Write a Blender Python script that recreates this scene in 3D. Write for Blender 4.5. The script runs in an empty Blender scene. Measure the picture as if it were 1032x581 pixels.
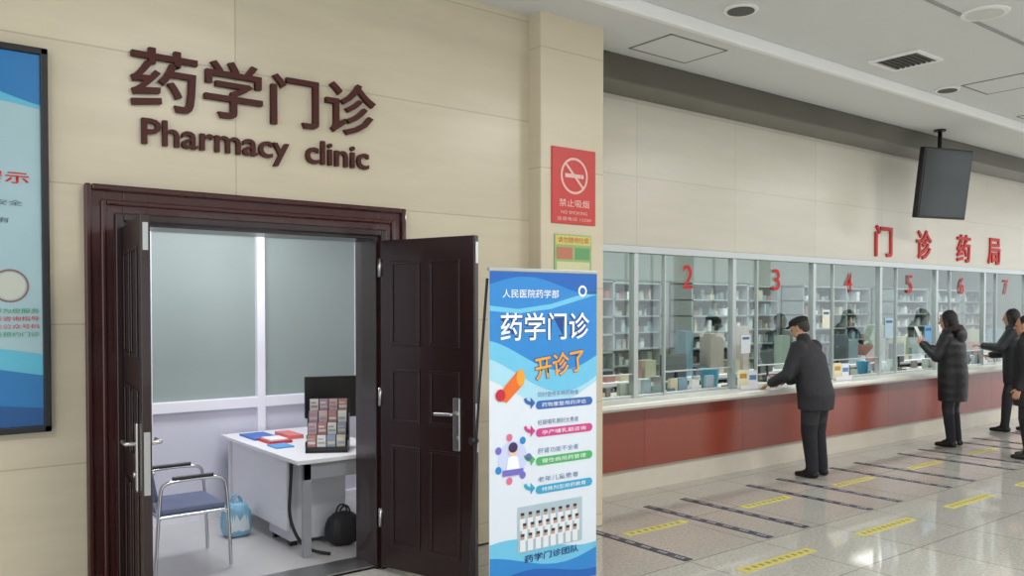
import bpy, bmesh, math, random
import numpy as np
from mathutils import Vector, Matrix
random.seed(7)
C = bpy.context
scene = C.scene

# ------------------------------------------------------------------ helpers
def lin(c):
    out = []
    for v in c[:3]:
        v = v / 255.0
        out.append(v / 12.92 if v <= 0.04045 else ((v + 0.055) / 1.055) ** 2.4)
    return (out[0], out[1], out[2], 1.0)

_m = {}
def mat(name, col, rough=0.5, metal=0.0, var=0.06, nscale=8.0, bump=0.0, bscale=40.0, spec=0.5, emit=0.0, coat=0.0):
    if name in _m: return _m[name]
    m = bpy.data.materials.new(name); m.use_nodes = True
    nt = m.node_tree; b = nt.nodes['Principled BSDF']
    tc = nt.nodes.new('ShaderNodeTexCoord')
    n = nt.nodes.new('ShaderNodeTexNoise'); n.inputs['Scale'].default_value = nscale; n.inputs['Detail'].default_value = 4
    nt.links.new(tc.outputs['Object'], n.inputs['Vector'])
    mx = nt.nodes.new('ShaderNodeMix'); mx.data_type = 'RGBA'
    c = lin(col)
    mx.inputs[6].default_value = tuple(max(0, x * (1 - var)) for x in c[:3]) + (1,)
    mx.inputs[7].default_value = tuple(min(1, x * (1 + var)) for x in c[:3]) + (1,)
    nt.links.new(n.outputs['Fac'], mx.inputs[0])
    nt.links.new(mx.outputs[2], b.inputs['Base Color'])
    b.inputs['Roughness'].default_value = rough
    b.inputs['Metallic'].default_value = metal
    b.inputs['Specular IOR Level'].default_value = spec
    b.inputs['Coat Weight'].default_value = coat
    if emit > 0:
        nt.links.new(mx.outputs[2], b.inputs['Emission Color'])
        b.inputs['Emission Strength'].default_value = emit
    if bump > 0:
        n2 = nt.nodes.new('ShaderNodeTexNoise'); n2.inputs['Scale'].default_value = bscale; n2.inputs['Detail'].default_value = 3
        nt.links.new(tc.outputs['Object'], n2.inputs['Vector'])
        bp = nt.nodes.new('ShaderNodeBump'); bp.inputs['Strength'].default_value = bump; bp.inputs['Distance'].default_value = 0.02
        nt.links.new(n2.outputs['Fac'], bp.inputs['Height']); nt.links.new(bp.outputs['Normal'], b.inputs['Normal'])
    _m[name] = m
    return m

def tile_mat(name, col, joint, tw, th, ms, axes, off=(0, 0), rough=0.3, speck=0.0, nvar=0.08, stretch=(1, 1, 1), spec=0.5, brickoff=0.0):
    m = bpy.data.materials.new(name); m.use_nodes = True
    nt = m.node_tree; b = nt.nodes['Principled BSDF']; L = nt.links
    tc = nt.nodes.new('ShaderNodeTexCoord')
    sp = nt.nodes.new('ShaderNodeSeparateXYZ'); L.new(tc.outputs['Object'], sp.inputs[0])
    cb = nt.nodes.new('ShaderNodeCombineXYZ')
    for i, a in enumerate(axes):
        ad = nt.nodes.new('ShaderNodeMath'); ad.operation = 'ADD'; ad.inputs[1].default_value = off[i]
        L.new(sp.outputs[a], ad.inputs[0]); L.new(ad.outputs[0], cb.inputs[i])
    br = nt.nodes.new('ShaderNodeTexBrick'); br.offset = brickoff; br.squash = 1.0
    br.inputs['Scale'].default_value = 1.0; br.inputs['Brick Width'].default_value = tw; br.inputs['Row Height'].default_value = th
    br.inputs['Mortar Size'].default_value = ms; br.inputs['Mortar Smooth'].default_value = 0.3
    c = lin(col)
    br.inputs['Color1'].default_value = tuple(x * (1 - nvar * 0.5) for x in c[:3]) + (1,)
    br.inputs['Color2'].default_value = tuple(min(1, x * (1 + nvar * 0.5)) for x in c[:3]) + (1,)
    br.inputs['Mortar'].default_value = lin(joint)
    L.new(cb.outputs[0], br.inputs['Vector'])
    mp = nt.nodes.new('ShaderNodeMapping'); mp.inputs['Scale'].default_value = stretch
    L.new(tc.outputs['Object'], mp.inputs[0])
    n = nt.nodes.new('ShaderNodeTexNoise'); n.inputs['Scale'].default_value = 1.6; n.inputs['Detail'].default_value = 7; n.inputs['Roughness'].default_value = .65
    L.new(mp.outputs[0], n.inputs['Vector'])
    rp = nt.nodes.new('ShaderNodeMapRange'); rp.inputs[1].default_value = .25; rp.inputs[2].default_value = .75
    rp.inputs[3].default_value = 1 - nvar; rp.inputs[4].default_value = 1 + nvar
    L.new(n.outputs['Fac'], rp.inputs[0])
    mu = nt.nodes.new('ShaderNodeVectorMath'); mu.operation = 'SCALE'
    L.new(br.outputs['Color'], mu.inputs[0]); L.new(rp.outputs[0], mu.inputs['Scale'])
    last = mu.outputs[0]
    if speck > 0:
        v = nt.nodes.new('ShaderNodeTexNoise'); v.inputs['Scale'].default_value = 45; v.inputs['Detail'].default_value = 2
        L.new(tc.outputs['Object'], v.inputs['Vector'])
        r2 = nt.nodes.new('ShaderNodeMapRange'); r2.inputs[1].default_value = .35; r2.inputs[2].default_value = .65
        r2.inputs[3].default_value = 1 - speck; r2.inputs[4].default_value = 1 + speck
        L.new(v.outputs['Fac'], r2.inputs[0])
        m2 = nt.nodes.new('ShaderNodeVectorMath'); m2.operation = 'SCALE'
        L.new(last, m2.inputs[0]); L.new(r2.outputs[0], m2.inputs['Scale']); last = m2.outputs[0]
    L.new(last, b.inputs['Base Color'])
    b.inputs['Roughness'].default_value = rough; b.inputs['Specular IOR Level'].default_value = spec
    return m

def empty(name, loc=(0, 0, 0), rotz=0.0, parent=None, rot=None):
    e = bpy.data.objects.new(name, None); C.collection.objects.link(e)
    e.location = loc; e.rotation_euler = rot if rot else (0, 0, rotz)
    e.empty_display_size = .1
    if parent: e.parent = parent
    return e

def addmesh(name, verts, faces, m=None, parent=None, smooth=False, loc=(0, 0, 0), rot=(0, 0, 0)):
    me = bpy.data.meshes.new(name); me.from_pydata([tuple(v) for v in verts], [], faces); me.update()
    o = bpy.data.objects.new(name, me); C.collection.objects.link(o)
    if m: me.materials.append(m)
    o.location = loc; o.rotation_euler = rot
    if parent: o.parent = parent
    if smooth:
        for p in me.polygons: p.use_smooth = True
    return o

def boxvf(x0, x1, y0, y1, z0, z1):
    v = [(x0, y0, z0), (x1, y0, z0), (x1, y1, z0), (x0, y1, z0), (x0, y0, z1), (x1, y0, z1), (x1, y1, z1), (x0, y1, z1)]
    f = [(0, 3, 2, 1), (4, 5, 6, 7), (0, 1, 5, 4), (1, 2, 6, 5), (2, 3, 7, 6), (3, 0, 4, 7)]
    return v, f

def box(name, x0, x1, y0, y1, z0, z1, m, parent=None, bevel=0.0, loc=(0, 0, 0), rot=(0, 0, 0)):
    v, f = boxvf(x0, x1, y0, y1, z0, z1)
    o = addmesh(name, v, f, m, parent, loc=loc, rot=rot)
    if bevel > 0:
        b = o.modifiers.new('bevel', 'BEVEL'); b.width = bevel; b.segments = 2
    return o

def boxes(name, lst, m, parent=None, bevel=0.0, loc=(0, 0, 0), rot=(0, 0, 0)):
    V, F = [], []
    for bx in lst:
        v, f = boxvf(*bx); n = len(V); V += v; F += [tuple(i + n for i in q) for q in f]
    o = addmesh(name, V, F, m, parent, loc=loc, rot=rot)
    if bevel > 0:
        b = o.modifiers.new('bevel', 'BEVEL'); b.width = bevel; b.segments = 2
    return o

def colorboxes(name, lst, parent=None, rough=.5, loc=(0, 0, 0), rot=(0, 0, 0)):
    V, F, mi = [], [], []; cols = []
    for bx, col in lst:
        if col not in cols: cols.append(col)
        v, f = boxvf(*bx); n = len(V); V += v; F += [tuple(i + n for i in q) for q in f]; mi += [cols.index(col)] * 6
    o = addmesh(name, V, F, None, parent, loc=loc, rot=rot)
    for c in cols: o.data.materials.append(mat('tint_%d_%d_%d' % c, c, rough))
    for p, i in zip(o.data.polygons, mi): p.material_index = i
    return o

def poly(name, pts, y, m, parent):
    v = [(p[0], y, p[1]) for p in pts]
    return addmesh(name, v, [tuple(range(len(v)))], m, parent)

def disc(name, cx, cz, r, y, m, parent, n=28, rin=0.0, sx=1.0):
    if rin <= 0:
        return poly(name, [(cx + sx * r * math.cos(2 * math.pi * i / n), cz + r * math.sin(2 * math.pi * i / n)) for i in range(n)], y, m, parent)
    V = []; F = []
    for i in range(n):
        a = 2 * math.pi * i / n
        V.append((cx + r * math.cos(a), y, cz + r * math.sin(a))); V.append((cx + rin * math.cos(a), y, cz + rin * math.sin(a)))
    for i in range(n):
        j = (i + 1) % n
        F.append((2 * i, 2 * j, 2 * j + 1, 2 * i + 1))
    return addmesh(name, V, F, m, parent)

def text(name, body, x0, z0, w, h, y, m, parent, extrude=0.0, offset=0.0, rotz=0.0, shear=0.0):
    cu = bpy.data.curves.new(name, 'FONT'); cu.body = body; cu.size = 1.0; cu.offset = offset; cu.extrude = 0.5 if extrude > 0 else 0.0
    cu.resolution_u = 3
    t = bpy.data.objects.new(name + '_tmp', cu); C.collection.objects.link(t)
    C.view_layer.update()
    dg = C.evaluated_depsgraph_get()
    me = bpy.data.meshes.new_from_object(t.evaluated_get(dg))
    bpy.data.objects.remove(t)
    co = np.array([v.co[:] for v in me.vertices])
    if len(co) == 0: return None
    mn = co.min(0); mxx = co.max(0); s = mxx - mn; s[s < 1e-6] = 1
    a = (co - mn) / s
    X = a[:, 0] * w + a[:, 1] * shear * h; Z = a[:, 1] * h
    ca, sa = math.cos(rotz), math.sin(rotz)
    Xr = X * ca - Z * sa; Zr = X * sa + Z * ca
    for i, v in enumerate(me.vertices):
        v.co = (x0 + Xr[i], y + ((-(a[i, 2]) * extrude) if extrude > 0 else 0), z0 + Zr[i])
    me.materials.clear(); me.materials.append(m)
    for p in me.polygons: p.material_index = 0
    o = bpy.data.objects.new(name, me); C.collection.objects.link(o)
    if parent: o.parent = parent
    return o

def tube(name, pts, r, m, parent=None, cyclic=False, res=6, smooth=True):
    cu = bpy.data.curves.new(name, 'CURVE'); cu.dimensions = '3D'; cu.bevel_depth = r; cu.bevel_resolution = 3; cu.use_fill_caps = True
    sp = cu.splines.new('POLY' if not smooth else 'NURBS'); sp.points.add(len(pts) - 1)
    for p, q in zip(sp.points, pts): p.co = (q[0], q[1], q[2], 1)
    if smooth:
        sp.order_u = 3; sp.use_endpoint_u = True; sp.resolution_u = res
    sp.use_cyclic_u = cyclic
    t = bpy.data.objects.new(name + '_t', cu); C.collection.objects.link(t); C.view_layer.update()
    me = bpy.data.meshes.new_from_object(t.evaluated_get(C.evaluated_depsgraph_get()))
    bpy.data.objects.remove(t)
    me.materials.clear(); me.materials.append(m)
    for p in me.polygons: p.use_smooth = True; p.material_index = 0
    o = bpy.data.objects.new(name, me); C.collection.objects.link(o)
    if parent: o.parent = parent
    return o

def cyl(name, p0, p1, r0, r1, m, parent=None, n=24):
    p0 = Vector(p0); p1 = Vector(p1); d = (p1 - p0).normalized()
    a = d.orthogonal().normalized(); b = d.cross(a)
    V = []; F = []
    for (p, r) in ((p0, r0), (p1, r1)):
        for i in range(n):
            t = 2 * math.pi * i / n; V.append(p + a * r * math.cos(t) + b * r * math.sin(t))
    for i in range(n): F.append((i, (i + 1) % n, n + (i + 1) % n, n + i))
    F.append(tuple(range(n))[::-1]); F.append(tuple(range(n, 2 * n)))
    o = addmesh(name, V, F, m, parent)
    for p in o.data.polygons[:n]: p.use_smooth = True
    return o

# ------------------------------------------------------------------ materials
M_wall = tile_mat('beige_stone_tiles', (204, 193, 168), (180, 168, 143), 2.3, 0.75, 0.005, ('X', 'Z'), (.5, -0.16), rough=.3, nvar=.09, stretch=(.5, .5, 3.2))
M_wallR = tile_mat('beige_stone_tiles_counter', (208, 202, 186), (192, 185, 167), 1.5, 0.7, 0.005, ('X', 'Z'), (0.1, -0.2), rough=.3, nvar=.06, stretch=(.5, .5, 3.2))
M_pillar = tile_mat('beige_stone_pillar', (208, 197, 172), (184, 172, 148), 3.0, 0.9, 0.005, ('X', 'Z'), (0.5, -0.1), rough=.35, nvar=.05, stretch=(.5, .5, 2.5))
M_floor = tile_mat('terrazzo_floor_tiles', (180, 178, 170), (136, 133, 124), 0.8, 0.8, 0.006, ('X', 'Y'), (0.3, 0.2), rough=.06, speck=.12, nvar=.05, spec=.9)
M_ceil = mat('white_ceiling_paint', (218, 219, 218), .8, var=.02)
M_ceil2 = mat('white_ceiling_trim', (242, 242, 240), .6, var=.01)
M_maho = mat('mahogany_door_paint', (60, 18, 14), .25, var=.25, nscale=3, coat=.3)
M_maho2 = mat('mahogany_dark_paint', (36, 14, 12), .3, var=.2, nscale=3, coat=.2)
M_steel = mat('brushed_steel', (190, 190, 188), .3, 1.0, var=.05)
M_alu = mat('aluminium_frame', (186, 191, 190), .35, .6, var=.03)
M_chrome = mat('chrome_tube', (210, 212, 215), .15, 1.0)
M_white = mat('white_laminate', (232, 232, 236), .4, var=.02)
M_offw = mat('white_counter_stone', (226, 223, 215), .25, var=.05, nscale=20)
M_black = mat('black_plastic', (18, 18, 20), .4)
M_letter = mat('dark_red_letter_paint', (70, 24, 17), .5, var=.1, spec=.3)
M_red = mat('red_sign_paint', (196, 34, 32), .5, spec=.3)
M_redsign = mat('red_sign_board', (200, 56, 50), .4)
M_redpanel = tile_mat('red_counter_panel', (140, 66, 50), (112, 50, 38), 1.5, 2.0, 0.006, ('X', 'Z'), (.1, .5), rough=.2, nvar=.12, stretch=(1, 1, .4))
M_dark = mat('shutter_housing_paint', (94, 91, 80), .3, .3, var=.2, nscale=2)

def glass_mat(name, tint, base, slope, rough=.02):
    m = bpy.data.materials.new(name); m.use_nodes = True
    nt = m.node_tree; L = nt.links
    for n in list(nt.nodes):
        if n.type == 'BSDF_PRINCIPLED': nt.nodes.remove(n)
    out = [n for n in nt.nodes if n.type == 'OUTPUT_MATERIAL'][0]
    tr = nt.nodes.new('ShaderNodeBsdfTransparent'); tr.inputs[0].default_value = lin(tint)
    gl = nt.nodes.new('ShaderNodeBsdfGlossy'); gl.inputs['Roughness'].default_value = rough; gl.inputs['Color'].default_value = (.9, .93, .92, 1)
    fr = nt.nodes.new('ShaderNodeLayerWeight'); fr.inputs['Blend'].default_value = .5
    pw = nt.nodes.new('ShaderNodeMath'); pw.operation = 'POWER'; pw.inputs[1].default_value = 4
    L.new(fr.outputs['Facing'], pw.inputs[0])
    ad = nt.nodes.new('ShaderNodeMath'); ad.operation = 'MULTIPLY_ADD'; ad.inputs[1].default_value = slope; ad.inputs[2].default_value = base; ad.use_clamp = True
    L.new(pw.outputs[0], ad.inputs[0])
    mx = nt.nodes.new('ShaderNodeMixShader'); L.new(ad.outputs[0], mx.inputs[0]); L.new(tr.outputs[0], mx.inputs[1]); L.new(gl.outputs[0], mx.inputs[2])
    L.new(mx.outputs[0], out.inputs[0])
    return m
M_glass = glass_mat('counter_window_glass', (226, 238, 233), .12, .6)

# ------------------------------------------------------------------ room shell
YW = 5.0
YC = 5.65
H = 3.96
DX0, DX1, DZ = 1.17, 2.73, 2.23
boxes('wall_left', [(-4, DX0, YW, YW + .25, 0, 4.2), (DX1, 4.06, YW, YW + .25, 0, 4.2), (DX0, DX1, YW, YW + .25, DZ, 4.2)], M_wall)
boxes('wall_pillar', [(4.05, 4.70, 4.86, 5.85, 0, 4.2)], M_pillar, bevel=.012)
box('wall_counter', 4.70, 20, YC, YC + .2, 2.34, 4.2, M_wallR)
box('floor', -4, 24, -6.2, 10.5, -.2, 0, M_floor)
box('ceiling', -4, 24, 4.5, 10.5, H, H + .3, M_ceil)
box('ceiling_upper', -4, 24, -6.2, 4.5, H + .10, H + .3, M_ceil)
boxes('trim_1', [(-4, 24, 4.44, 4.5, H - .006, H + .10)], M_ceil2, bevel=.01)
boxes('trim_2', [(-4, 24, 3.1, 3.13, H + .088, H + .101)], mat('ceiling_groove', (160, 160, 156), .8))
box('shutter_housing', 4.70, 20, 5.26, YC, 3.73, H, M_dark, bevel=.01)  # this box is the dark shutter housing above the counter
# unseen windowed wall behind the camera, added for reflections in the counter glass
wb = [(-4, 24, -6.2, -6.0, 0, .5), (-4, 24, -6.2, -6.0, 3.5, H + .10)]
for k in range(8):
    wb.append((-4 + k * 4, -3.3 + k * 4, -6.2, -6.0, .5, 3.5))
boxes('wall_unseen', wb, M_wallR)
mull = []
for k in range(7):
    x0 = -3.3 + k * 4
    for q in (1, 2): mull.append((x0 + q * 1.1 - .03, x0 + q * 1.1 + .03, -6.13, -6.07, .5, 3.5))
    mull.append((x0, x0 + 3.3, -6.13, -6.07, 2.5, 2.56))
boxes('window_unseen', mull, M_alu)  # unseen mullions, part of the wall added for reflections

M_cw = mat('clinic_wall_paint', (222, 222, 230), .6, var=.02)
box('wall_clinic_left', .75, .85, 5.25, 7.1, 0, 2.8, M_cw)
box('wall_clinic_right', 3.95, 4.05, 5.25, 7.1, 0, 2.8, M_cw)
box('ceiling_clinic', .75, 4.05, 5.25, 7.1, 2.8, 2.9, M_cw)
box('floor_clinic', .85, 3.95, 5.0, 7.1, 0, .012, mat('clinic_floor_tile', (196, 194, 194), .25, var=.04))
M_frost = mat('frosted_partition_glass', (146, 158, 156), .3, var=.16, nscale=.9)
M_lower = mat('partition_panel_white', (210, 210, 224), .5, var=.03, nscale=2)
part = empty('window_1')
PB = 7.0
box('lower_panel', .85, 3.95, PB + .02, PB + .06, 0, .95, M_lower, part)
box('frosted_panes', .85, 3.95, PB + .03, PB + .05, .95, 2.8, M_frost, part)
bars = [(.85, 3.95, PB - .02, PB + .07, .90, .99), (.85, 3.95, PB - .02, PB + .07, 2.37, 2.45), (.85, 3.95, PB - .02, PB + .07, 0, .08)]
for x in (.9, 1.8, 2.72, 3.66):
    bars.append((x - .035, x + .035, PB - .025, PB + .07, 0, 2.8))
boxes('white_bars', bars, mat('white_frame_paint', (236, 236, 244), .4, var=.01), part, bevel=.006)

# ------------------------------------------------------------------ door 1
door = empty('door_1')
def framebars(x0, x1, z1, w, y0, y1):
    return [(x0, x0 + w, y0, y1, 0, z1), (x1 - w, x1, y0, y1, 0, z1), (x0 + w, x1 - w, y0, y1, z1 - w, z1)]
boxes('frame_outer', framebars(.97, 2.935, 2.41, .19, YW - .035, YW), M_maho, door, bevel=.006)
boxes('frame_rim', framebars(.965, 2.94, 2.415, .035, YW - .06, YW - .03), M_maho, door, bevel=.01)
boxes('frame_moulding', framebars(1.045, 2.86, 2.335, .03, YW - .052, YW - .03), M_maho, door, bevel=.01)
boxes('frame_inner', framebars(1.115, 2.79, 2.265, .045, YW - .06, YW + .0), M_maho2, door, bevel=.008)
boxes('frame_jamb', [(DX0 - .03, DX0 + .012, YW - .03, YW + .26, 0, DZ), (DX1 - .012, DX1 + .03, YW - .03, YW + .26, 0, DZ), (DX0, DX1, YW - .03, YW + .26, DZ - .03, DZ + .01)], M_maho2, door, bevel=.004)
boxes('threshold', [(DX0, DX1, YW, YW + .25, 0, .02)], M_steel, door)

def leaf(tag, hx, hy, ex, ey, side):
    L = math.hypot(ex - hx, ey - hy); ang = math.atan2(ey - hy, ex - hx)
    e = empty(tag, (hx, hy, 0), ang, door)
    t = .045
    box('slab', 0, L, -t / 2, t / 2, .03, 2.19, M_maho2, e, bevel=.006)
    for s in (-1, 1):
        pan = []
        for (z0, z1) in ((.18, .85), (1.0, 1.35), (1.5, 2.05)):
            for (a, b) in ((.12, .44), (.54, .86)):
                w = .022
                x0, x1 = a * L, b * L
                y0, y1 = (t / 2, t / 2 + .008) if s > 0 else (-t / 2 - .008, -t / 2)
                pan += [(x0, x1, y0, y1, z0, z0 + w), (x0, x1, y0, y1, z1 - w, z1), (x0, x0 + w, y0, y1, z0 + w, z1 - w), (x1 - w, x1, y0, y1, z0 + w, z1 - w)]
        boxes('panel_relief', pan, M_maho2, e, bevel=.004)
        hx0 = L - .13
        ya, yb = (t / 2, t / 2 + .014) if s > 0 else (-t / 2 - .014, -t / 2)
        box('handle_plate', hx0 - .028, hx0 + .028, ya, yb, .86, 1.19, M_steel, e, bevel=.006)
        yo = s * (t / 2 + .055)
        tube('lever', [(hx0, s * t / 2, 1.09), (hx0, yo, 1.09), (hx0 - .02, yo, 1.09), (hx0 - .14, yo, 1.085)], .011, M_steel, e)
        cyl('lock_cylinder', (hx0, s * (t / 2 + .01), .94), (hx0, s * (t / 2 + .024), .94), .014, .014, M_steel, e)
    boxes('latch_plate', [(L - .001, L + .004, -.014, .014, .86, 1.16), (L - .001, L + .004, -.012, .012, 2.02, 2.15), (L, L + .012, -.008, .008, 1.03, 1.07)], M_steel, e)
    for z in (.3, 1.1, 1.95):
        cyl('hinge', (0, side * .03, z), (0, side * .03, z + .12), .012, .012, M_steel, e)
leaf('leaf_left', 1.17, 4.93, 1.075, 4.19, 1)
leaf('leaf_right', 2.75, 4.93, 2.99, 4.20, -1)

# ------------------------------------------------------------------ clinic lettering
sg = empty('clinic_wall_lettering')
for i, (ch, x0, w, z0, h) in enumerate((('药', 1.21, .36, 2.86, .34), ('学', 1.61, .345, 2.865, .335), ('门', 2.01, .31, 2.87, .31), ('诊', 2.37, .355, 2.865, .335))):
    text('char_%d' % (i + 1), ch, x0, z0, w, h, YW - .0, M_letter, sg, extrude=.035, offset=.011)
text('latin_word_1', 'Pharmacy', 1.265, 2.615, .86, .19, YW, M_letter, sg, extrude=.03, offset=.013)
text('latin_word_2', 'clinic', 2.235, 2.655, .44, .15, YW, M_letter, sg, extrude=.03, offset=.013)

# ------------------------------------------------------------------ framed poster (left)
ps = empty('framed_wall_poster', (0, YW, 0))
px0, px1, pz0, pz1 = -.25, .80, 1.10, 3.09
boxes('frame', [(px0, px1, -.05, 0, pz0, pz0 + .035), (px0, px1, -.05, 0, pz1 - .035, pz1), (px0, px0 + .035, -.05, 0, pz0, pz1), (px1 - .035, px1, -.05, 0, pz0, pz1)], M_black, ps, bevel=.005)
box('sheet', px0 + .03, px1 - .03, -.03, 0, pz0 + .03, pz1 - .03, mat('poster_pale', (160, 190, 196), .3, var=.05), ps)
def wavepoly(xa, xb, zl, fn, n=24):
    xs = [xa + (xb - xa) * i / n for i in range(n + 1)]
    return [(xa, zl)] + [(x, fn(x)) for x in xs][::1] + [(xb, zl)]
Pb1 = mat('poster_blue', (34, 116, 176), .3); Pb2 = mat('poster_cyan', (90, 180, 206), .3); Pb3 = mat('poster_navy', (22, 82, 140), .3)
xa, xb = px0 + .035, px1 - .035
poly('top_cyan', wavepoly(xa, xb, pz1 - .035, lambda x: 2.70 + .1 * math.sin(3 * x)), -.032, Pb2, ps)
poly('top_blue', wavepoly(xa, xb, pz1 - .035, lambda x: 2.86 + .08 * math.sin(4 * x + 1)), -.034, Pb1, ps)
poly('bottom_cyan', wavepoly(xa, xb, pz0 + .035, lambda x: 1.50 + .05 * math.sin(4 * x)), -.032, Pb2, ps)
poly('bottom_blue', wavepoly(xa, xb, pz0 + .035, lambda x: 1.42 + .05 * math.sin(4 * x + .6)), -.034, Pb1, ps)
poly('bottom_navy', wavepoly(xa, xb, pz0 + .035, lambda x: 1.28 + .06 * math.sin(3 * x + 2)), -.036, Pb3, ps)
text('heading', '健康科普展示', .02, 2.38, .69, .065, -.034, M_red, ps, offset=.012)
Pk = mat('poster_ink', (80, 96, 110), .5); Pg = mat('poster_green', (60, 150, 90), .5)
for i, z in enumerate((2.27, 2.18, 2.10)):
    text('line_%d' % i, '合理用药保障健康' + '安全有效生活'[:2 + i], .02, z, .66 - .06 * i, .028, -.034, Pk, ps)
disc('ring_logo', .62, 1.86, .085, -.034, mat('poster_ring', (140, 92, 76), .5), ps, rin=.077)
disc('ring_fill', .62, 1.86, .070, -.033, mat('poster_ringfill', (190, 196, 184), .5), ps)
for i, z in enumerate((1.72, 1.68, 1.64, 1.60)):
    text('caption_%d' % i, ('药师为您服务', '用药咨询指导', '关注公众号码', '扫码预约门诊')[i], .50, z, .25, .024, -.038, (Pg, M_red, M_red, Pg)[i], ps)

# ------------------------------------------------------------------ pillar signs
ns = empty('no_smoking_sign', (0, 4.86, 0))
box('board', 4.150, 4.600, -.012, 0, 2.39, 2.97, M_redsign, ns, bevel=.003)
Mw = mat('sign_white', (232, 190, 180), .5)
disc('ring', 4.375, 2.76, .14, -.014, Mw, ns, rin=.122)
boxes('cigarette', [(4.28, 4.44, -.0145, -.0135, 2.745, 2.775), (4.445, 4.47, -.0145, -.0135, 2.745, 2.775)], Mw, ns)
a = math.radians(-45)
poly('slash', [(4.375 + math.cos(a) * s * .13 - math.sin(a) * t * .010, 2.76 + math.sin(a) * s * .13 + math.cos(a) * t * .010) for s, t in ((-1, -1), (1, -1), (1, 1), (-1, 1))], -.0155, Mw, ns)
text('title', '禁止吸烟', 4.22, 2.52, .31, .06, -.014, Mw, ns, offset=.004)
text('subtitle', 'NO SMOKING', 4.24, 2.465, .27, .025, -.014, Mw, ns)
text('phone_line', '监督电话 12320', 4.20, 2.415, .35, .028, -.014, Mw, ns)
gs = empty('safety_notice_card', (0, 4.86, 0))
box('card', 4.18, 4.56, -.008, 0, 2.00, 2.31, mat('card_green', (150, 180, 120), .5, var=.1), gs)
colorboxes('card_blocks', [((4.19, 4.55, -.010, -.008, 2.23, 2.30), (206, 200, 110)), ((4.20, 4.36, -.010, -.008, 2.12, 2.21), (190, 120, 90)), ((4.39, 4.54, -.010, -.008, 2.12, 2.21), (100, 156, 100)), ((4.20, 4.54, -.010, -.008, 2.02, 2.10), (206, 206, 160))], gs)
text('card_text', '请勿随地吐痰', 4.21, 2.245, .32, .045, -.011, M_red, gs)

# ------------------------------------------------------------------ roll-up banner
bn = empty('roll_up_banner', (2.83, 3.85, 0), math.radians(-1.0))
BW, BT = .82, 1.965
Mbw = mat('banner_white', (222, 231, 240), .4, var=.02)
box('sheet', 0, BW, 0, .004, .06, BT, Mbw, bn)
box('top_rail', -.005, BW + .005, -.006, .012, BT - .008, BT + .012, M_alu, bn, bevel=.003)
box('base_cassette', -.01, BW + .01, -.06, .09, 0, .07, M_alu, bn, bevel=.015)
cyl('support_pole', (BW / 2, .05, .05), (BW / 2, .015, BT), .009, .009, M_black, bn)
tube('side_strut', [(-.03, .16, 0), (-.035, .11, .9), (-.0, .02, BT - .05)], .008, M_black, bn)
cyl('strut_knob', (-.055, .11, .98), (-.01, .11, .98), .022, .018, M_black, bn)
box('strut_foot', -.05, -.01, .05, .30, 0, .02, M_black, bn, bevel=.004)
b1 = mat('banner_blue', (48, 136, 208), .4); b2 = mat('banner_light_blue', (112, 196, 230), .4); b3 = mat('banner_deep_blue', (30, 100, 184), .4)
bY = -.0008
poly('wave_pale', wavepoly(0, BW, BT - .01, lambda x: 1.27 + .10 * math.sin(5 * x + 2.4)), bY, mat('banner_pale', (170, 218, 236), .4), bn)
poly('wave_light', wavepoly(0, BW, BT - .01, lambda x: 1.36 + .12 * math.sin(4.6 * x + 2.2)), bY * 2, b2, bn)
poly('wave_blue', wavepoly(0, BW, BT - .01, lambda x: 1.47 + .10 * math.sin(5 * x + 2.0)), bY * 3, b1, bn)
poly('wave_top', wavepoly(0, BW, BT - .01, lambda x: 1.88 + .05 * math.sin(6 * x)), bY * 4, b3, bn)
poly('swirl', [(0, 1.76), (.2, 1.74), (.45, 1.77), (.82, 1.86), (.82, 1.83), (.45, 1.74), (.2, 1.715), (0, 1.73)], bY * 4, b2, bn)
poly('foot_pale', wavepoly(0, BW, .06, lambda x: .34 + .06 * math.sin(5 * x + 1)), bY, b2, bn)
poly('foot_blue', wavepoly(0, BW, .06, lambda x: .26 + .06 * math.sin(5 * x + 2)), bY * 2, b1, bn)
poly('foot_deep', wavepoly(0, BW, .06, lambda x: .16 + .04 * math.sin(6 * x)), bY * 3, b3, bn)
bw = mat('banner_print_white', (245, 248, 252), .4); byel = mat('banner_yellow', (240, 166, 50), .4)
text('hospital_name', '人民医院药学部', .09, 1.805, .42, .05, bY * 5, bw, bn, offset=.004)
disc('logo', .70, 1.85, .035, bY * 5, bw, bn)
disc('logo_core', .70, 1.85, .022, bY * 6, b3, bn)
text('title_shadow', '药学门诊', .075, 1.555, .68, .165, bY * 5, mat('banner_navy', (30, 70, 140), .4), bn, offset=.04)
text('title', '药学门诊', .075, 1.555, .68, .165, bY * 7, bw, bn, offset=.01)
text('subtitle_shadow', '开诊了', .33, 1.31, .40, .15, bY * 6, mat('banner_deepblue2', (30, 90, 170), .4), bn, offset=.05, rotz=.12)
text('subtitle', '开诊了', .335, 1.315, .39, .14, bY * 8, byel, bn, offset=.02, rotz=.12)
poly('megaphone_horn', [(.06, 1.22), (.10, 1.29), (.20, 1.38), (.24, 1.30), (.12, 1.20)], bY * 5, mat('banner_orange', (236, 112, 40), .4), bn)
disc('megaphone_bell', .22, 1.34, .05, bY * 6, byel, bn, sx=.6)
disc('megaphone_grip', .075, 1.245, .035, bY * 6, mat('banner_crimson', (200, 40, 60), .4), bn)
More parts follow.
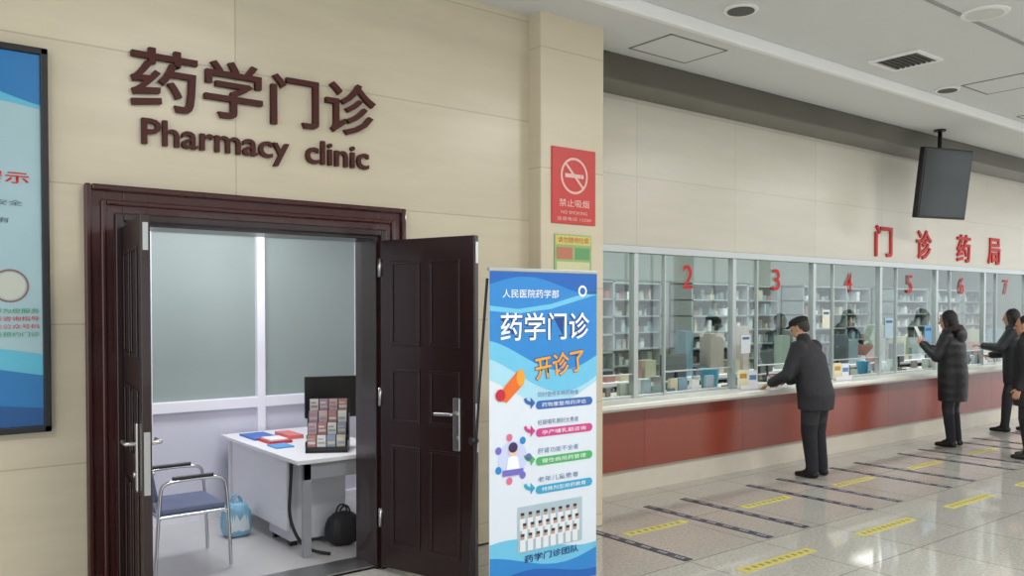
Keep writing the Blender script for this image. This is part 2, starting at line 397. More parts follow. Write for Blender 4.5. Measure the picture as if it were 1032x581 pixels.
for i, (z, c, cn) in enumerate(((1.17, (56, 104, 178), 'p1'), (1.005, (208, 68, 138), 'p2'), (.835, (80, 180, 104), 'p3'), (.665, (56, 166, 206), 'p4'))):
    mm = mat('banner_pill_%d' % i, c, .4)
    x0, x1, hh = .335, .785, .025
    pts = [(x1 - hh + hh * math.cos(t), z + hh * math.sin(t)) for t in [math.pi * (k / 8 - .5) for k in range(9)]] + [(x0 + hh + hh * math.cos(t), z + hh * math.sin(t)) for t in [math.pi * (k / 8 + .5) for k in range(9)]]
    poly('pill_%d' % i, pts, bY * 3, mm, bn)
    text('pill_text_%d' % i, ('药物重整用药评估', '孕产哺乳期咨询', '慢性病用药管理', '特殊剂型用药教育')[i], .38, z - .013, .35, .026, bY * 5, bw, bn)
    text('small_text_%d' % i, ('同时使用多种药物者', '妊娠哺乳期妇女患者', '肝肾功能不全者', '老年儿童患者')[i], .35, z + .045, .32, .032, bY * 3, mat('banner_ink', (110, 130, 170), .4), bn)
    pa = [(.30 - .055 * math.cos(t), z + .045 - .04 * math.sin(t)) for t in [k * math.pi / 2 / 6 for k in range(7)]]
    pi_ = [(.30 - .035 * math.cos(t), z + .05 - .025 * math.sin(t)) for t in [k * math.pi / 2 / 6 for k in range(7)]][::-1]
    poly('arrow_%d' % i, pa + pi_, bY * 4, mm, bn)
    poly('arrow_head_%d' % i, [(.295, z - .02), (.295, z + .05), (.33, z + .015)], bY * 4, mm, bn)
pur = mat('banner_purple', (120, 110, 200), .4); skin_p = mat('banner_skin', (244, 200, 170), .4)
disc('halo', .165, .87, .105, bY * 2, mat('banner_halo', (205, 214, 245), .4), bn)
for k in range(7):
    t = k * 2 * math.pi / 7
    disc('icon_%d' % k, .165 + .115 * math.cos(t), .87 + .13 * math.sin(t), .022, bY * 4, (pur, b1, mat('banner_pink', (228, 110, 150), .4))[k % 3], bn, n=14)
disc('doc_head', .165, .92, .032, bY * 5, skin_p, bn)
poly('doc_body', [(.115, .80), (.13, .88), (.165, .89), (.20, .88), (.215, .80)], bY * 5, bw, bn)
disc('doc_hair', .165, .937, .03, bY * 6, mat('banner_hair', (60, 50, 90), .4), bn, sx=1.1)
boxes('doc_desk', [(.09, .24, bY * 6.5, bY * 6, .775, .81)], pur, bn)
boxes('photo_back', [(.20, .70, bY * 3, bY * 2, .31, .58)], mat('banner_photo', (176, 196, 206), .4), bn)
grp = []
for r in range(3):
    for k in range(8):
        x = .235 + k * .058 + (r % 2) * .015; z = .51 - r * .062
        o_ = bY * (4 + r)
        grp.append(((x - .02, x + .02, o_ - .0002, o_, z - .07, z), (228, 234, 238)))
        grp.append(((x - .012, x + .012, o_ - .0004, o_, z, z + .026), (200, 150, 125)))
        grp.append(((x - .013, x + .013, o_ - .0005, o_, z + .018, z + .034), (50, 46, 48)))
colorboxes('photo_group', grp, bn)
text('photo_caption', '药学门诊团队', .25, .245, .42, .045, bY * 6, mat('banner_navy2', (24, 44, 110), .4), bn, offset=.01)

# ------------------------------------------------------------------ clinic furniture
dk = empty('office_desk')
DZt = .70
boxes('top', [(2.36, 3.15, 5.42, 6.95, DZt - .03, DZt)], M_white, dk, bevel=.004)
boxes('modesty_panel', [(2.42, 2.44, 5.75, 6.90, .14, DZt - .03)], M_white, dk)
boxes('end_panel', [(2.40, 3.12, 6.86, 6.89, .012, DZt - .03)], M_white, dk)
boxes('pedestal', [(2.46, 2.90, 5.78, 6.18, .05, DZt - .04)], mat('pedestal_grey', (205, 207, 214), .5), dk, bevel=.004)
boxes('near_leg', [(2.42, 2.48, 5.46, 5.50, .012, DZt - .03), (3.05, 3.1, 5.46, 5.50, .012, DZt - .03), (2.42, 3.1, 5.46, 5.48, .55, DZt - .03)], mat('leg_grey', (150, 152, 158), .4), dk, bevel=.004)
boxes('feet', [(2.47, 2.52, 5.8, 5.84, .012, .06), (2.84, 2.88, 5.8, 5.84, .012, .06), (2.47, 2.52, 6.1, 6.14, .012, .06)], M_black, dk)
colorboxes('document_stack', [((2.46, 2.66, 6.45, 6.80, DZt, DZt + .015), (60, 110, 190)), ((2.48, 2.66, 6.2, 6.46, DZt, DZt + .02), (200, 60, 60)), ((2.70, 2.82, 6.35, 6.65, DZt, DZt + .03), (230, 120, 120)), ((2.50, 2.64, 6.23, 6.43, DZt + .02, DZt + .03), (235, 235, 238)), ((2.44, 2.58, 5.98, 6.16, DZt, DZt + .012), (90, 160, 220))])
rk = empty('brochure_rack', (2.73, 5.72, DZt), math.radians(-30))
boxes('frame', [(-.15, -.142, -.14, .15, 0, .08), (.142, .15, -.14, .15, 0, .08), (-.15, .15, .14, .15, 0, .36), (-.15, -.142, .02, .14, .08, .26), (.142, .15, .02, .14, .08, .26), (-.15, .15, -.14, .14, 0, .010)], M_black, rk, bevel=.002)
cards = []; trays = []
pal = [(186, 130, 128), (214, 210, 206), (140, 156, 180), (204, 176, 176), (168, 176, 170), (226, 226, 226), (168, 146, 168), (206, 194, 166)]
for r in range(4):
    y = -.12 + r * .07; z = .012 + r * .08
    trays.append((-.15, .15, y - .012, y - .008, z, z + .03))
    for k in range(4):
        x = -.138 + k * .0695
        cards.append(((x, x + .062, y, y + .010, z, z + .115), pal[(r * 3 + k * 5) % 8]))
        cards.append(((x + .006, x + .056, y - .002, y, z + .05, z + .068), pal[(r * 5 + k * 3 + 1) % 8]))
        cards.append(((x + .006, x + .046, y - .002, y, z + .08, z + .093), pal[(r * 2 + k * 7 + 4) % 8]))
colorboxes('leaflets', cards, rk, .3)
boxes('trays', trays, M_black, rk)
mo = empty('desktop_monitor', (3.00, 6.2, DZt), math.radians(-15))
boxes('screen', [(-.22, .22, -.02, .02, .17, .50)], M_black, mo, bevel=.006)
boxes('stand', [(-.02, .02, .01, .03, .01, .2), (-.1, .1, -.06, .1, 0, .012)], M_black, mo, bevel=.003)

ch = empty('visitor_chair', (1.73, 5.84, .012), math.radians(0))
for s in (-1, 1):
    tube('side_frame_%d' % (1 if s < 0 else 2), [(-.25, s * .24, .012), (-.235, s * .24, .30), (-.22, s * .24, .50), (-.21, s * .24, .60), (-.12, s * .24, .62), (.12, s * .24, .62), (.19, s * .24, .605), (.205, s * .24, .55), (.22, s * .24, .38), (.235, s * .24, .012)], .012, M_chrome, ch)
    tube('armrest_pad_%d' % (1 if s < 0 else 2), [(-.14, s * .24, .632), (.12, s * .24, .632)], .015, M_black, ch)
    tube('seat_rail_%d' % (1 if s < 0 else 2), [(-.23, s * .24, .39), (.22, s * .24, .39)], .010, M_chrome, ch)
    tube('back_post_%d' % (1 if s < 0 else 2), [(-.22, s * .2, .39), (-.25, s * .2, .62), (-.29, s * .2, .82)], .010, M_chrome, ch)
tube('cross_bar', [(.2, -.24, .38), (.2, .24, .38)], .01, M_chrome, ch)
tube('cross_bar_back', [(-.22, -.24, .38), (-.22, .24, .38)], .01, M_chrome, ch)
Mseat = mat('chair_blue_grey_fabric', (104, 112, 142), .7, var=.12, bump=.2, bscale=120)
box('seat', -.22, .21, -.225, .225, .385, .44, Mseat, ch, bevel=.025)
box('backrest', -.02, .02, -.215, .215, -.18, .18, Mseat, ch, bevel=.02, loc=(-.265, 0, .66), rot=(0, math.radians(-10), 0))

def blob_bag(name, loc, sx, sy, sz, cols, rot=0, pw=.45):
    e = empty(name, loc, rot)
    bm = bmesh.new(); bmesh.ops.create_icosphere(bm, subdivisions=4, radius=1)
    for v in bm.verts:
        p = v.co.copy()
        q = Vector((math.copysign(abs(p.x) ** pw, p.x), math.copysign(abs(p.y) ** pw, p.y), math.copysign(abs(p.z) ** pw, p.z)))
        n_ = 1 + .06 * math.sin(9 * p.x + 5 * p.z) * math.cos(7 * p.y + 3 * p.z)
        tp = 1 - .22 * max(0, p.z) + .05 * math.sin(14 * p.x)
        v.co = (q.x * sx * n_ * tp, q.y * sy * n_ * tp, (q.z + 1) * sz)
    me = bpy.data.meshes.new(name + '_body'); bm.to_mesh(me); bm.free()
    for p in me.polygons: p.use_smooth = True
    for c in cols: me.materials.append(c)
    if len(cols) > 1:
        for p in me.polygons:
            c_ = p.center
            p.material_index = 1 if (.4 * sz < c_.z < 1.25 * sz and abs(c_.x) < sx * .7) else 0
    mn = min(v.co.z for v in me.vertices)
    for v in me.vertices: v.co.z -= mn
    o = bpy.data.objects.new('body', me); C.collection.objects.link(o); o.parent = e
    for s in (-1, 1):
        tube('handle_%d' % (1 if s < 0 else 2), [(-sx * .4, s * sy * .25, sz * 1.8), (-sx * .3, s * sy * .3, sz * 2.4), (sx * .3, s * sy * .3, sz * 2.4), (sx * .4, s * sy * .25, sz * 1.8)], .007, cols[0], e)
    return e
blob_bag('plastic_shopping_bag', (2.26, 6.32, .012), .10, .08, .13, [mat('bag_blue', (130, 180, 206), .35), mat('bag_white', (222, 234, 240), .35)])
blob_bag('black_handbag', (2.80, 5.62, .012), .12, .09, .12, [mat('bag_black', (34, 34, 38), .7, bump=.2)], pw=.6)
tube('power_cable', [(2.44, 5.70, .66), (2.41, 5.66, .45), (2.38, 5.62, .28), (2.42, 5.56, .12), (2.50, 5.52, .03), (2.60, 5.42, .022)], .012, M_black)

# ------------------------------------------------------------------ pharmacy counter
ct = empty('pharmacy_counter')
box('counter_top', 4.70, 19.5, 5.33, 6.15, .835, .88, M_offw, ct, bevel=.008)
box('counter_apron', 4.70, 19.5, 5.50, 5.56, .79, .835, M_offw, ct)
box('red_front', 4.70, 19.5, 5.54, 5.62, .23, .79, M_redpanel, ct)
box('plinth', 4.70, 19.5, 5.585, 5.64, 0, .23, mat('plinth_stone', (206, 198, 182), .3, var=.06), ct)
box('back_panel', 4.80, 19.5, 6.05, 6.1, 0, .835, M_white, ct)
gz = empty('window_2')
pitch = 1.5; xs = [5.9 + pitch * i for i in range(-1, 10)]
bars = [(4.70, 19.4, YC - .01, YC + .10, 2.27, 2.34), (4.70, 19.4, YC + .02, YC + .06, .88, .905)]
GV = []; GF = []
def pane(x0, x1, z0, z1):
    n = len(GV); y = YC + .033
    GV.extend([(x0, y, z0), (x1, y, z0), (x1, y, z1), (x0, y, z1)]); GF.append((n, n + 1, n + 2, n + 3))
for x in xs:
    if x > 4.75:
        bars.append((x - .03, x + .03, YC, YC + .07, .88, 2.27))
    x2 = x + .42
    bars.append((x2 - .010, x2 + .010, YC + .01, YC + .05, .88, 2.27))
    bars.append((x2, x + pitch - .03, YC + .02, YC + .045, 1.10, 1.115))
    pane(max(x, 4.71), x2, .9, 2.27)
    pane(x2, x + pitch, 1.115, 2.27)
boxes('aluminium_bars', bars, M_alu, gz, bevel=.004)
addmesh('glass_panes', GV, GF, M_glass, gz)
nums = empty('window_number_signs', (0, YC + .02, 0))
for i, n in enumerate('234567'):
    text('number_' + n, n, 6.59 + pitch * i, 1.94, .15, .24, -.0, M_red, nums, offset=.008, extrude=.004)
ls = empty('pharmacy_wall_lettering', (0, YC, 0))
for i, (c_, x) in enumerate(zip('门诊药局', (10.22, 11.28, 12.45, 13.45))):
    text('char_%d' % i, c_, x, 2.40, .42, .40, 0, M_red, ls, extrude=.02, offset=.018)

M_pin = mat('pharmacy_wall_paint', (186, 194, 190), .6)
box('wall_pharmacy_back', 4.7, 20, 9.3, 9.4, 0, 3.2, M_pin)
box('wall_pharmacy_left', 4.70, 4.78, 6.16, 9.3, 0, 3.2, M_pin)
box('wall_pharmacy_right', 19.55, 19.65, 5.65, 9.3, 0, 3.2, M_pin)
box('ceiling_pharmacy', 4.7, 20, 5.86, 9.4, 3.2, 3.28, M_ceil2)
rnd = random.Random(11)
medpal = [(206, 208, 206), (178, 190, 194), (116, 146, 162), (160, 172, 160), (190, 174, 166), (92, 126, 126), (168, 118, 110), (214, 216, 220), (146, 160, 170), (186, 180, 152), (96, 104, 116), (120, 116, 108)]
def shelf(x0, x1, y, zt=2.1, name='medicine_shelf'):
    e = empty(name)
    fr = [(x0, x0 + .03, y, y + .4, 0, zt), (x1 - .03, x1, y, y + .4, 0, zt), (x0, x1, y + .38, y + .4, 0, zt)]
    items = []
    z = .1
    while z < zt:
        fr.append((x0, x1, y, y + .4, z - .02, z))
        if z + .2 < zt + .15 and z < zt - .1:
            x = x0 + .04
            while x < x1 - .10:
                w = rnd.uniform(.03, .10); h = rnd.uniform(.06, .17); d = rnd.uniform(.15, .33)
                c_ = rnd.choice(medpal)
                if rnd.random() < .93: items.append(((x, x + w, y + .36 - d, y + .36, z, z + h), c_))
                x += w + .005
        z += .22
    boxes('rack', fr, mat('shelf_grey', (150, 158, 160), .4, .1), e)
    colorboxes('medicine_boxes', items, e, .5)
for x in (4.9, 6.2, 7.5, 8.9, 10.2, 11.5, 12.9, 14.2, 15.5, 16.9):
    shelf(x, x + 1.25, 7.5 + (.4 if int(x * 10) % 3 == 0 else 0))
# dispensing work bench with stacked goods
wbn = empty('dispensing_bench')
boxes('bench_top', [(5.2, 17.5, 6.75, 7.15, .86, .90)], M_white, wbn)
boxes('bench_legs', [(x, x + .05, y, y + .05, 0, .86) for x in (5.2, 7.6, 10.0, 12.4, 14.8, 17.4) for y in (6.77, 7.08)], M_alu, wbn)
its = []
x = 5.3
while x < 17.2:
    w_ = rnd.uniform(.08, .28); h_ = rnd.choice((.08, .15, .25, .4, .55)) * rnd.uniform(.7, 1.1)
    if rnd.random() < .8: its.append(((x, x + w_, 6.85, 6.85 + rnd.uniform(.1, .25), .90, .90 + h_), rnd.choice(medpal)))
    x += w_ + rnd.uniform(.01, .12)
colorboxes('stacked_goods', its, wbn)

def pc(name, x, y, rot):
    e = empty(name, (x, y, .88), rot)
    boxes('screen', [(-.21, .21, -.02, .02, .10, .37)], M_black, e, bevel=.006)
    boxes('rear_cover', [(-.20, .20, .018, .03, .11, .36)], mat('monitor_grey', (90, 94, 98), .4), e, bevel=.006)
    boxes('stand', [(-.02, .02, .03, .045, .01, .2), (-.1, .1, -.06, .1, 0, .012)], M_black, e, bevel=.003)
for i, x in enumerate((5.45, 6.85, 8.45, 9.95, 11.5, 13.0)):
    pc('computer_monitor', x, 6.02, math.radians(175 + 10 * (i % 3)))
cl = []
for i in range(90):
    x = rnd.uniform(4.9, 15); w = rnd.uniform(.05, .16); h = rnd.uniform(.03, .18); y = rnd.uniform(5.73, 5.75)
    cl.append(((x, x + w, y, y + rnd.uniform(.03, .05), .88, .88 + h), rnd.choice(medpal)))
colorboxes('counter_medicine_boxes', cl)
def tub(name, x, y, c, r=.1, h=.16):
    e = empty(name, (x, y, .88))
    n = 28; V = []; F = []
    prof = [(r * .8, 0), (r, h), (r * 1.06, h), (r * 1.06, h + .008), (r * .95, h + .008), (r * .76, .01)]
    for (rr, z) in prof:
        for k in range(n):
            t = 2 * math.pi * k / n; V.append((rr * math.cos(t), rr * math.sin(t) * .8, z))
    for q in range(len(prof) - 1):
        for k in range(n): F.append((q * n + k, q * n + (k + 1) % n, (q + 1) * n + (k + 1) % n, (q + 1) * n + k))
    F.append(tuple(range(n))[::-1]); F.append(tuple(range((len(prof) - 1) * n, len(prof) * n)))
    addmesh('shell', V, F, mat('tub_%d%d' % (c[0], c[1]), c, .3), e, smooth=True)
tub('plastic_tub', 7.30, 5.90, (70, 165, 190), .12, .2); tub('plastic_tub', 6.25, 5.89, (225, 232, 236), .07, .14)
tub('plastic_tub', 10.4, 5.89, (70, 150, 180)); tub('plastic_tub', 9.0, 5.89, (220, 225, 225), .08)
for x in (7.45, 9.25):
    e = empty('leaflet_holder', (x, 5.52, .88), math.radians(-8))
    boxes('acrylic', [(-.14, .14, -.005, 0, 0, .2), (-.14, .14, -.05, .05, 0, .006), (-.14, .14, -.05, -.046, 0, .05)], M_white, e)
    colorboxes('leaflets', [((-.13, -.01, -.012, -.005, .02, .21), (232, 226, 190)), ((.01, .13, -.012, -.005, .02, .19), (235, 238, 240)), ((-.12, -.02, -.0135, -.012, .12, .17), (200, 150, 60)), ((.02, .12, -.0135, -.012, .1, .15), (90, 140, 180))], e)
np_ = empty('glass_notice_papers', (0, YC + .025, 0))
nl = []
for (x, z, w, h, c_) in ((7.55, 1.25, .16, .2, (220, 226, 230)), (9.1, 1.5, .16, .22, (232, 230, 210)), (10.55, 1.35, .2, .26, (180, 205, 220)), (12.0, 1.40, .2, .28, (235, 235, 235)), (11.6, 1.2, .2, .3, (120, 170, 210))):
    nl.append(((x, x + w, -.002, 0, z, z + h), c_)); nl.append(((x + .02, x + w - .02, -.003, -.002, z + h * .75, z + h * .88), (60, 100, 160)))
colorboxes('papers', nl, np_)

# ------------------------------------------------------------------ floor queue markings
qm = empty('queue_floor_markings')
Mn = mat('tape_navy', (50, 50, 70), .4); My = mat('tape_yellow', (200, 188, 96), .45); Mlt = mat('tape_text', (180, 180, 182), .5)
st = []; dots = []; yl = []; yd = []
def strip(x, y0, y1):
    st.append((x - .04, x + .04, y0, y1, 0, .003))
    y = y0 + .05
    while y < y1 - .1:
        for k in range(3): dots.append((x - .018, x + .018, y + k * .03, y + k * .03 + .012, .003, .004))
        y += .16
for x in (4.52, 5.46, 5.94, 6.90, 7.40, 8.36, 8.86, 9.82, 10.32, 11.28, 11.78, 12.7, 13.2):
    strip(x, 3.82, 5.10)
def yst(x0, x1, y):
    yl.append((x0, x1, y - .045, y + .045, 0, .003))
    x = x0 + .06
    while x < x1 - .08:
        yd.append((x, x + .03, y - .020, y + .020, .003, .004)); x += .075
for k in range(6):
    yst(4.60 + 1.45 * k, 5.42 + 1.45 * k, 3.45); yst(4.64 + 1.45 * k, 5.33 + 1.45 * k, 4.55)
boxes('navy_strips', st, Mn, qm); boxes('navy_text', dots, Mlt, qm); boxes('yellow_strips', yl, My, qm); boxes('yellow_text', yd, mat('tape_dark', (130, 124, 84), .5), qm)

# ------------------------------------------------------------------ ceiling fittings
def ring_light(name, x, y, z, r, m):
    e = empty(name, (x, y, z))
    cyl('bezel', (0, 0, -.015), (0, 0, 0), r, r * 1.05, M_ceil2, e)
    cyl('diffuser', (0, 0, -.02), (0, 0, -.012), r * .8, r * .8, m, e)
Mgr = mat('grille_dark', (84, 84, 80), .6)
ring_light('ceiling_speaker', 5.44, 4.11, H + .10, .13, Mgr)
ring_light('ceiling_speaker', 9.15, 4.26, H + .10, .12, Mgr)
ring_light('ceiling_downlight', 7.0, 2.98, H + .10, .17, mat('lamp_diffuser', (215, 215, 210), .5))
vt = empty('ceiling_air_vent', (7.76, 4.0, H + .10))
boxes('frame', [(-.24, .24, -.24, -.2, -.02, 0), (-.24, .24, .2, .24, -.02, 0), (-.24, -.2, -.2, .2, -.02, 0), (.2, .24, -.2, .2, -.02, 0)], M_ceil2, vt, bevel=.004)
boxes('slats', [(-.2, .2, -.19 + k * .05, -.17 + k * .05, -.016, -.004) for k in range(8)] + [(-.2, .2, -.2, .2, -.003, 0)], Mgr, vt)
Mln = mat('panel_gap', (130, 130, 124), .8)
for (x, y, z, w, d) in ((5.58, 4.86, H, .36, .24), (9.4, 3.8, H + .10, .3, .3), (11.4, 4.05, H + .10, .3, .3)):
    e = empty('ceiling_access_panel', (x, y, z))
    boxes('edge', [(-w, w, -d, -d + .014, -.006, 0), (-w, w, d - .014, d, -.006, 0), (-w, -w + .014, -d, d, -.006, 0), (w - .014, w, -d, d, -.006, 0)], Mln, e)
    box('lid', -w + .02, w - .02, -d + .02, d - .02, -.005, 0, M_ceil, e)

tv = empty('hanging_display', (10.66, 5.0, 3.28), math.radians(-17))
Mscr = mat('display_glass', (48, 54, 53), .12, var=.2, nscale=2)
box('body', -.40, .40, -.03, .05, -.43, .43, M_black, tv, bevel=.012, rot=(math.radians(8), 0, 0))
box('screen', -.37, .37, -.034, -.028, -.40, .40, Mscr, tv, rot=(math.radians(8), 0, 0))
cyl('pole', (0, .06, 0), (0, .06, H - 3.28), .025, .025, M_black, tv)
cyl('ceiling_flange', (0, .06, H - 3.30), (0, .06, H - 3.28), .07, .07, M_black, tv)

# ------------------------------------------------------------------ people
class Body:
    def __init__(s): s.V = []; s.F = []; s.E = []
    def _add(s, V, F):
        n = len(s.V); s.V += V; s.F += [tuple(i + n for i in f) for f in F]
    def seg(s, p0, p1, r0, r1, m, flat=None, n=14):
        p0 = Vector(p0); p1 = Vector(p1); ax = p1 - p0
        L = ax.length; d = ax.normalized() if L > 1e-6 else Vector((0, 0, 1))
        a = d.orthogonal().normalized(); b = d.cross(a); V = []; F = []
        rings = []
        for k in range(5):
            t = -math.pi / 2 + (k + .5) / 5 * math.pi / 2; rings.append((p0 + d * r0 * math.sin(t), r0 * math.cos(t)))
        for k in range(5):
            t = (k + .5) / 5 * math.pi / 2; rings.append((p1 + d * r1 * math.sin(t), r1 * math.cos(t)))
        for (c, r) in rings:
            for i in range(n):
                t = 2 * math.pi * i / n; o = a * math.cos(t) * r + b * math.sin(t) * r
                if flat:
                    fd = Vector(flat[0]).normalized(); o = o - fd * o.dot(fd) * (1 - flat[1])
                V.append(c + o)
        R = len(rings)
        for q in range(R - 1):
            for i in range(n): F.append((q * n + i, q * n + (i + 1) % n, (q + 1) * n + (i + 1) % n, (q + 1) * n + i))
        F.append(tuple(range(n))[::-1]); F.append(tuple(range((R - 1) * n, R * n)))
        s._add(V, F); s.E.append(('s', np.array(p0), np.array(p1), r0, r1, m))
    def loft(s, rings, m, n=24):
        V = []; F = []
        for (c, rx, ry) in rings:
            for i in range(n):
                t = 2 * math.pi * i / n
                V.append(Vector((c[0] + rx * math.cos(t), c[1] + ry * math.sin(t), c[2])))
        R = len(rings)
        for q in range(R - 1):
            for i in range(n): F.append((q * n + i, q * n + (i + 1) % n, (q + 1) * n + (i + 1) % n, (q + 1) * n + i))
        F.append(tuple(range(n))[::-1]); F.append(tuple(range((R - 1) * n, R * n)))
        s._add(V, F)
        for q in range(R - 1):
            for dx in (-.5, 0, .5):
                a = np.array(rings[q][0], float) + np.array([dx * rings[q][1], 0, 0]); b = np.array(rings[q + 1][0], float) + np.array([dx * rings[q + 1][1], 0, 0])
                s.E.append(('s', a, b, rings[q][2], rings[q + 1][2], m))
    def ell(s, c, r, m, R=None, n=16):
        V = []; F = []; c = Vector(c); R = R or Matrix.Identity(3)
        for k in range(1, 10):
            ph = math.pi * k / 10
            for i in range(n):
                t = 2 * math.pi * i / n
                V.append(c + R @ Vector((r[0] * math.sin(ph) * math.cos(t), r[1] * math.sin(ph) * math.sin(t), -r[2] * math.cos(ph))))
        for q in range(8):
            for i in range(n): F.append((q * n + i, q * n + (i + 1) % n, (q + 1) * n + (i + 1) % n, (q + 1) * n + i))
        F.append(tuple(range(n))[::-1]); F.append(tuple(range(8 * n, 9 * n)))
        s._add(V, F); s.E.append(('e', np.array(c), np.array(R), np.array(r), 0, m))
    def build(s, name, parent, mats, voxel, smooth=3):
        o = addmesh(name + '_src', s.V, s.F)
        md = o.modifiers.new('r', 'REMESH'); md.mode = 'VOXEL'; md.voxel_size = voxel
        sm = o.modifiers.new('s', 'SMOOTH'); sm.factor = .5; sm.iterations = smooth
        C.view_layer.update()
        me = bpy.data.meshes.new_from_object(o.evaluated_get(C.evaluated_depsgraph_get()))
        bpy.data.objects.remove(o)
        co = np.empty(len(me.vertices) * 3); me.vertices.foreach_get('co', co); co = co.reshape(-1, 3)
        co[:, 2] = np.maximum(co[:, 2], 0.0) if voxel > .004 else co[:, 2]
        me.vertices.foreach_set('co', co.ravel())
        me.materials.clear()
        for m in mats: me.materials.append(m)
        ce = np.empty(len(me.polygons) * 3); me.polygons.foreach_get('center', ce); P = ce.reshape(-1, 3)
        best = np.full(len(P), 1e9); idx = np.zeros(len(P), int)
        for e in s.E:
            if e[0] == 's':
                a, b = e[1], e[2]; ab = b - a; l2 = max(ab @ ab, 1e-9)
                t = np.clip(((P - a) @ ab) / l2, 0, 1); q = a + t[:, None] * ab
                d = np.linalg.norm(P - q, axis=1) - (e[3] + (e[4] - e[3]) * t)
            else:
                q = (P - e[1]) @ e[2]; k = np.linalg.norm(q / e[3], axis=1); d = (k - 1) * e[3].min()
            w = d < best; best[w] = d[w]; idx[w] = e[5]
        me.polygons.foreach_set('material_index', idx.astype(np.int32))
        me.polygons.foreach_set('use_smooth', [True] * len(P))
        me.update()
        ob = bpy.data.objects.new(name, me); C.collection.objects.link(ob); ob.parent = parent
        return ob

def hand(wr, d, l, n, m, parent, name, curl=.5):
    B = Body(); wr = Vector(wr); d = Vector(d).normalized(); n = Vector(n); n = (n - d * n.dot(d)).normalized()
    l2 = d.cross(n)
    l = l2 if l2.dot(Vector(l)) > 0 else -l2
    B.seg(wr - d * .05, wr + d * .01, .024, .022, 0)
    for k in (-.024, -.008, .008, .024):
        B.seg(wr + d * .012 + l * k * .6, wr + d * .078 + l * k, .015, .0115, 0)
    for k, ln in ((.030, .064), (.0100, .074), (-.0100, .070), (-.030, .054)):
        p = wr + d * .082 + l * k
        d1 = (d * math.cos(curl * .6) + n * math.sin(curl * .6)).normalized(); d2 = (d * math.cos(curl * 1.6) + n * math.sin(curl * 1.6)).normalized(); d3 = (d * math.cos(curl * 2.4) + n * math.sin(curl * 2.4)).normalized()
        p1 = p + d1 * ln * .45; p2 = p1 + d2 * ln * .32; p3 = p2 + d3 * ln * .25
        B.seg(p, p1, .0088, .0082, 0); B.seg(p1, p2, .0082, .0075, 0); B.seg(p2, p3, .0075, .0065, 0)
    t0 = wr + d * .028 + l * .024
    t1 = t0 + (d * .65 + l * .7 + n * .25).normalized() * .038; t2 = t1 + (d * .9 + l * .3 + n * .35).normalized() * .032
    B.seg(t0, t1, .013, .0105, 0); B.seg(t1, t2, .0105, .008, 0)
    B.build(name, parent, [m], .0032, 1)

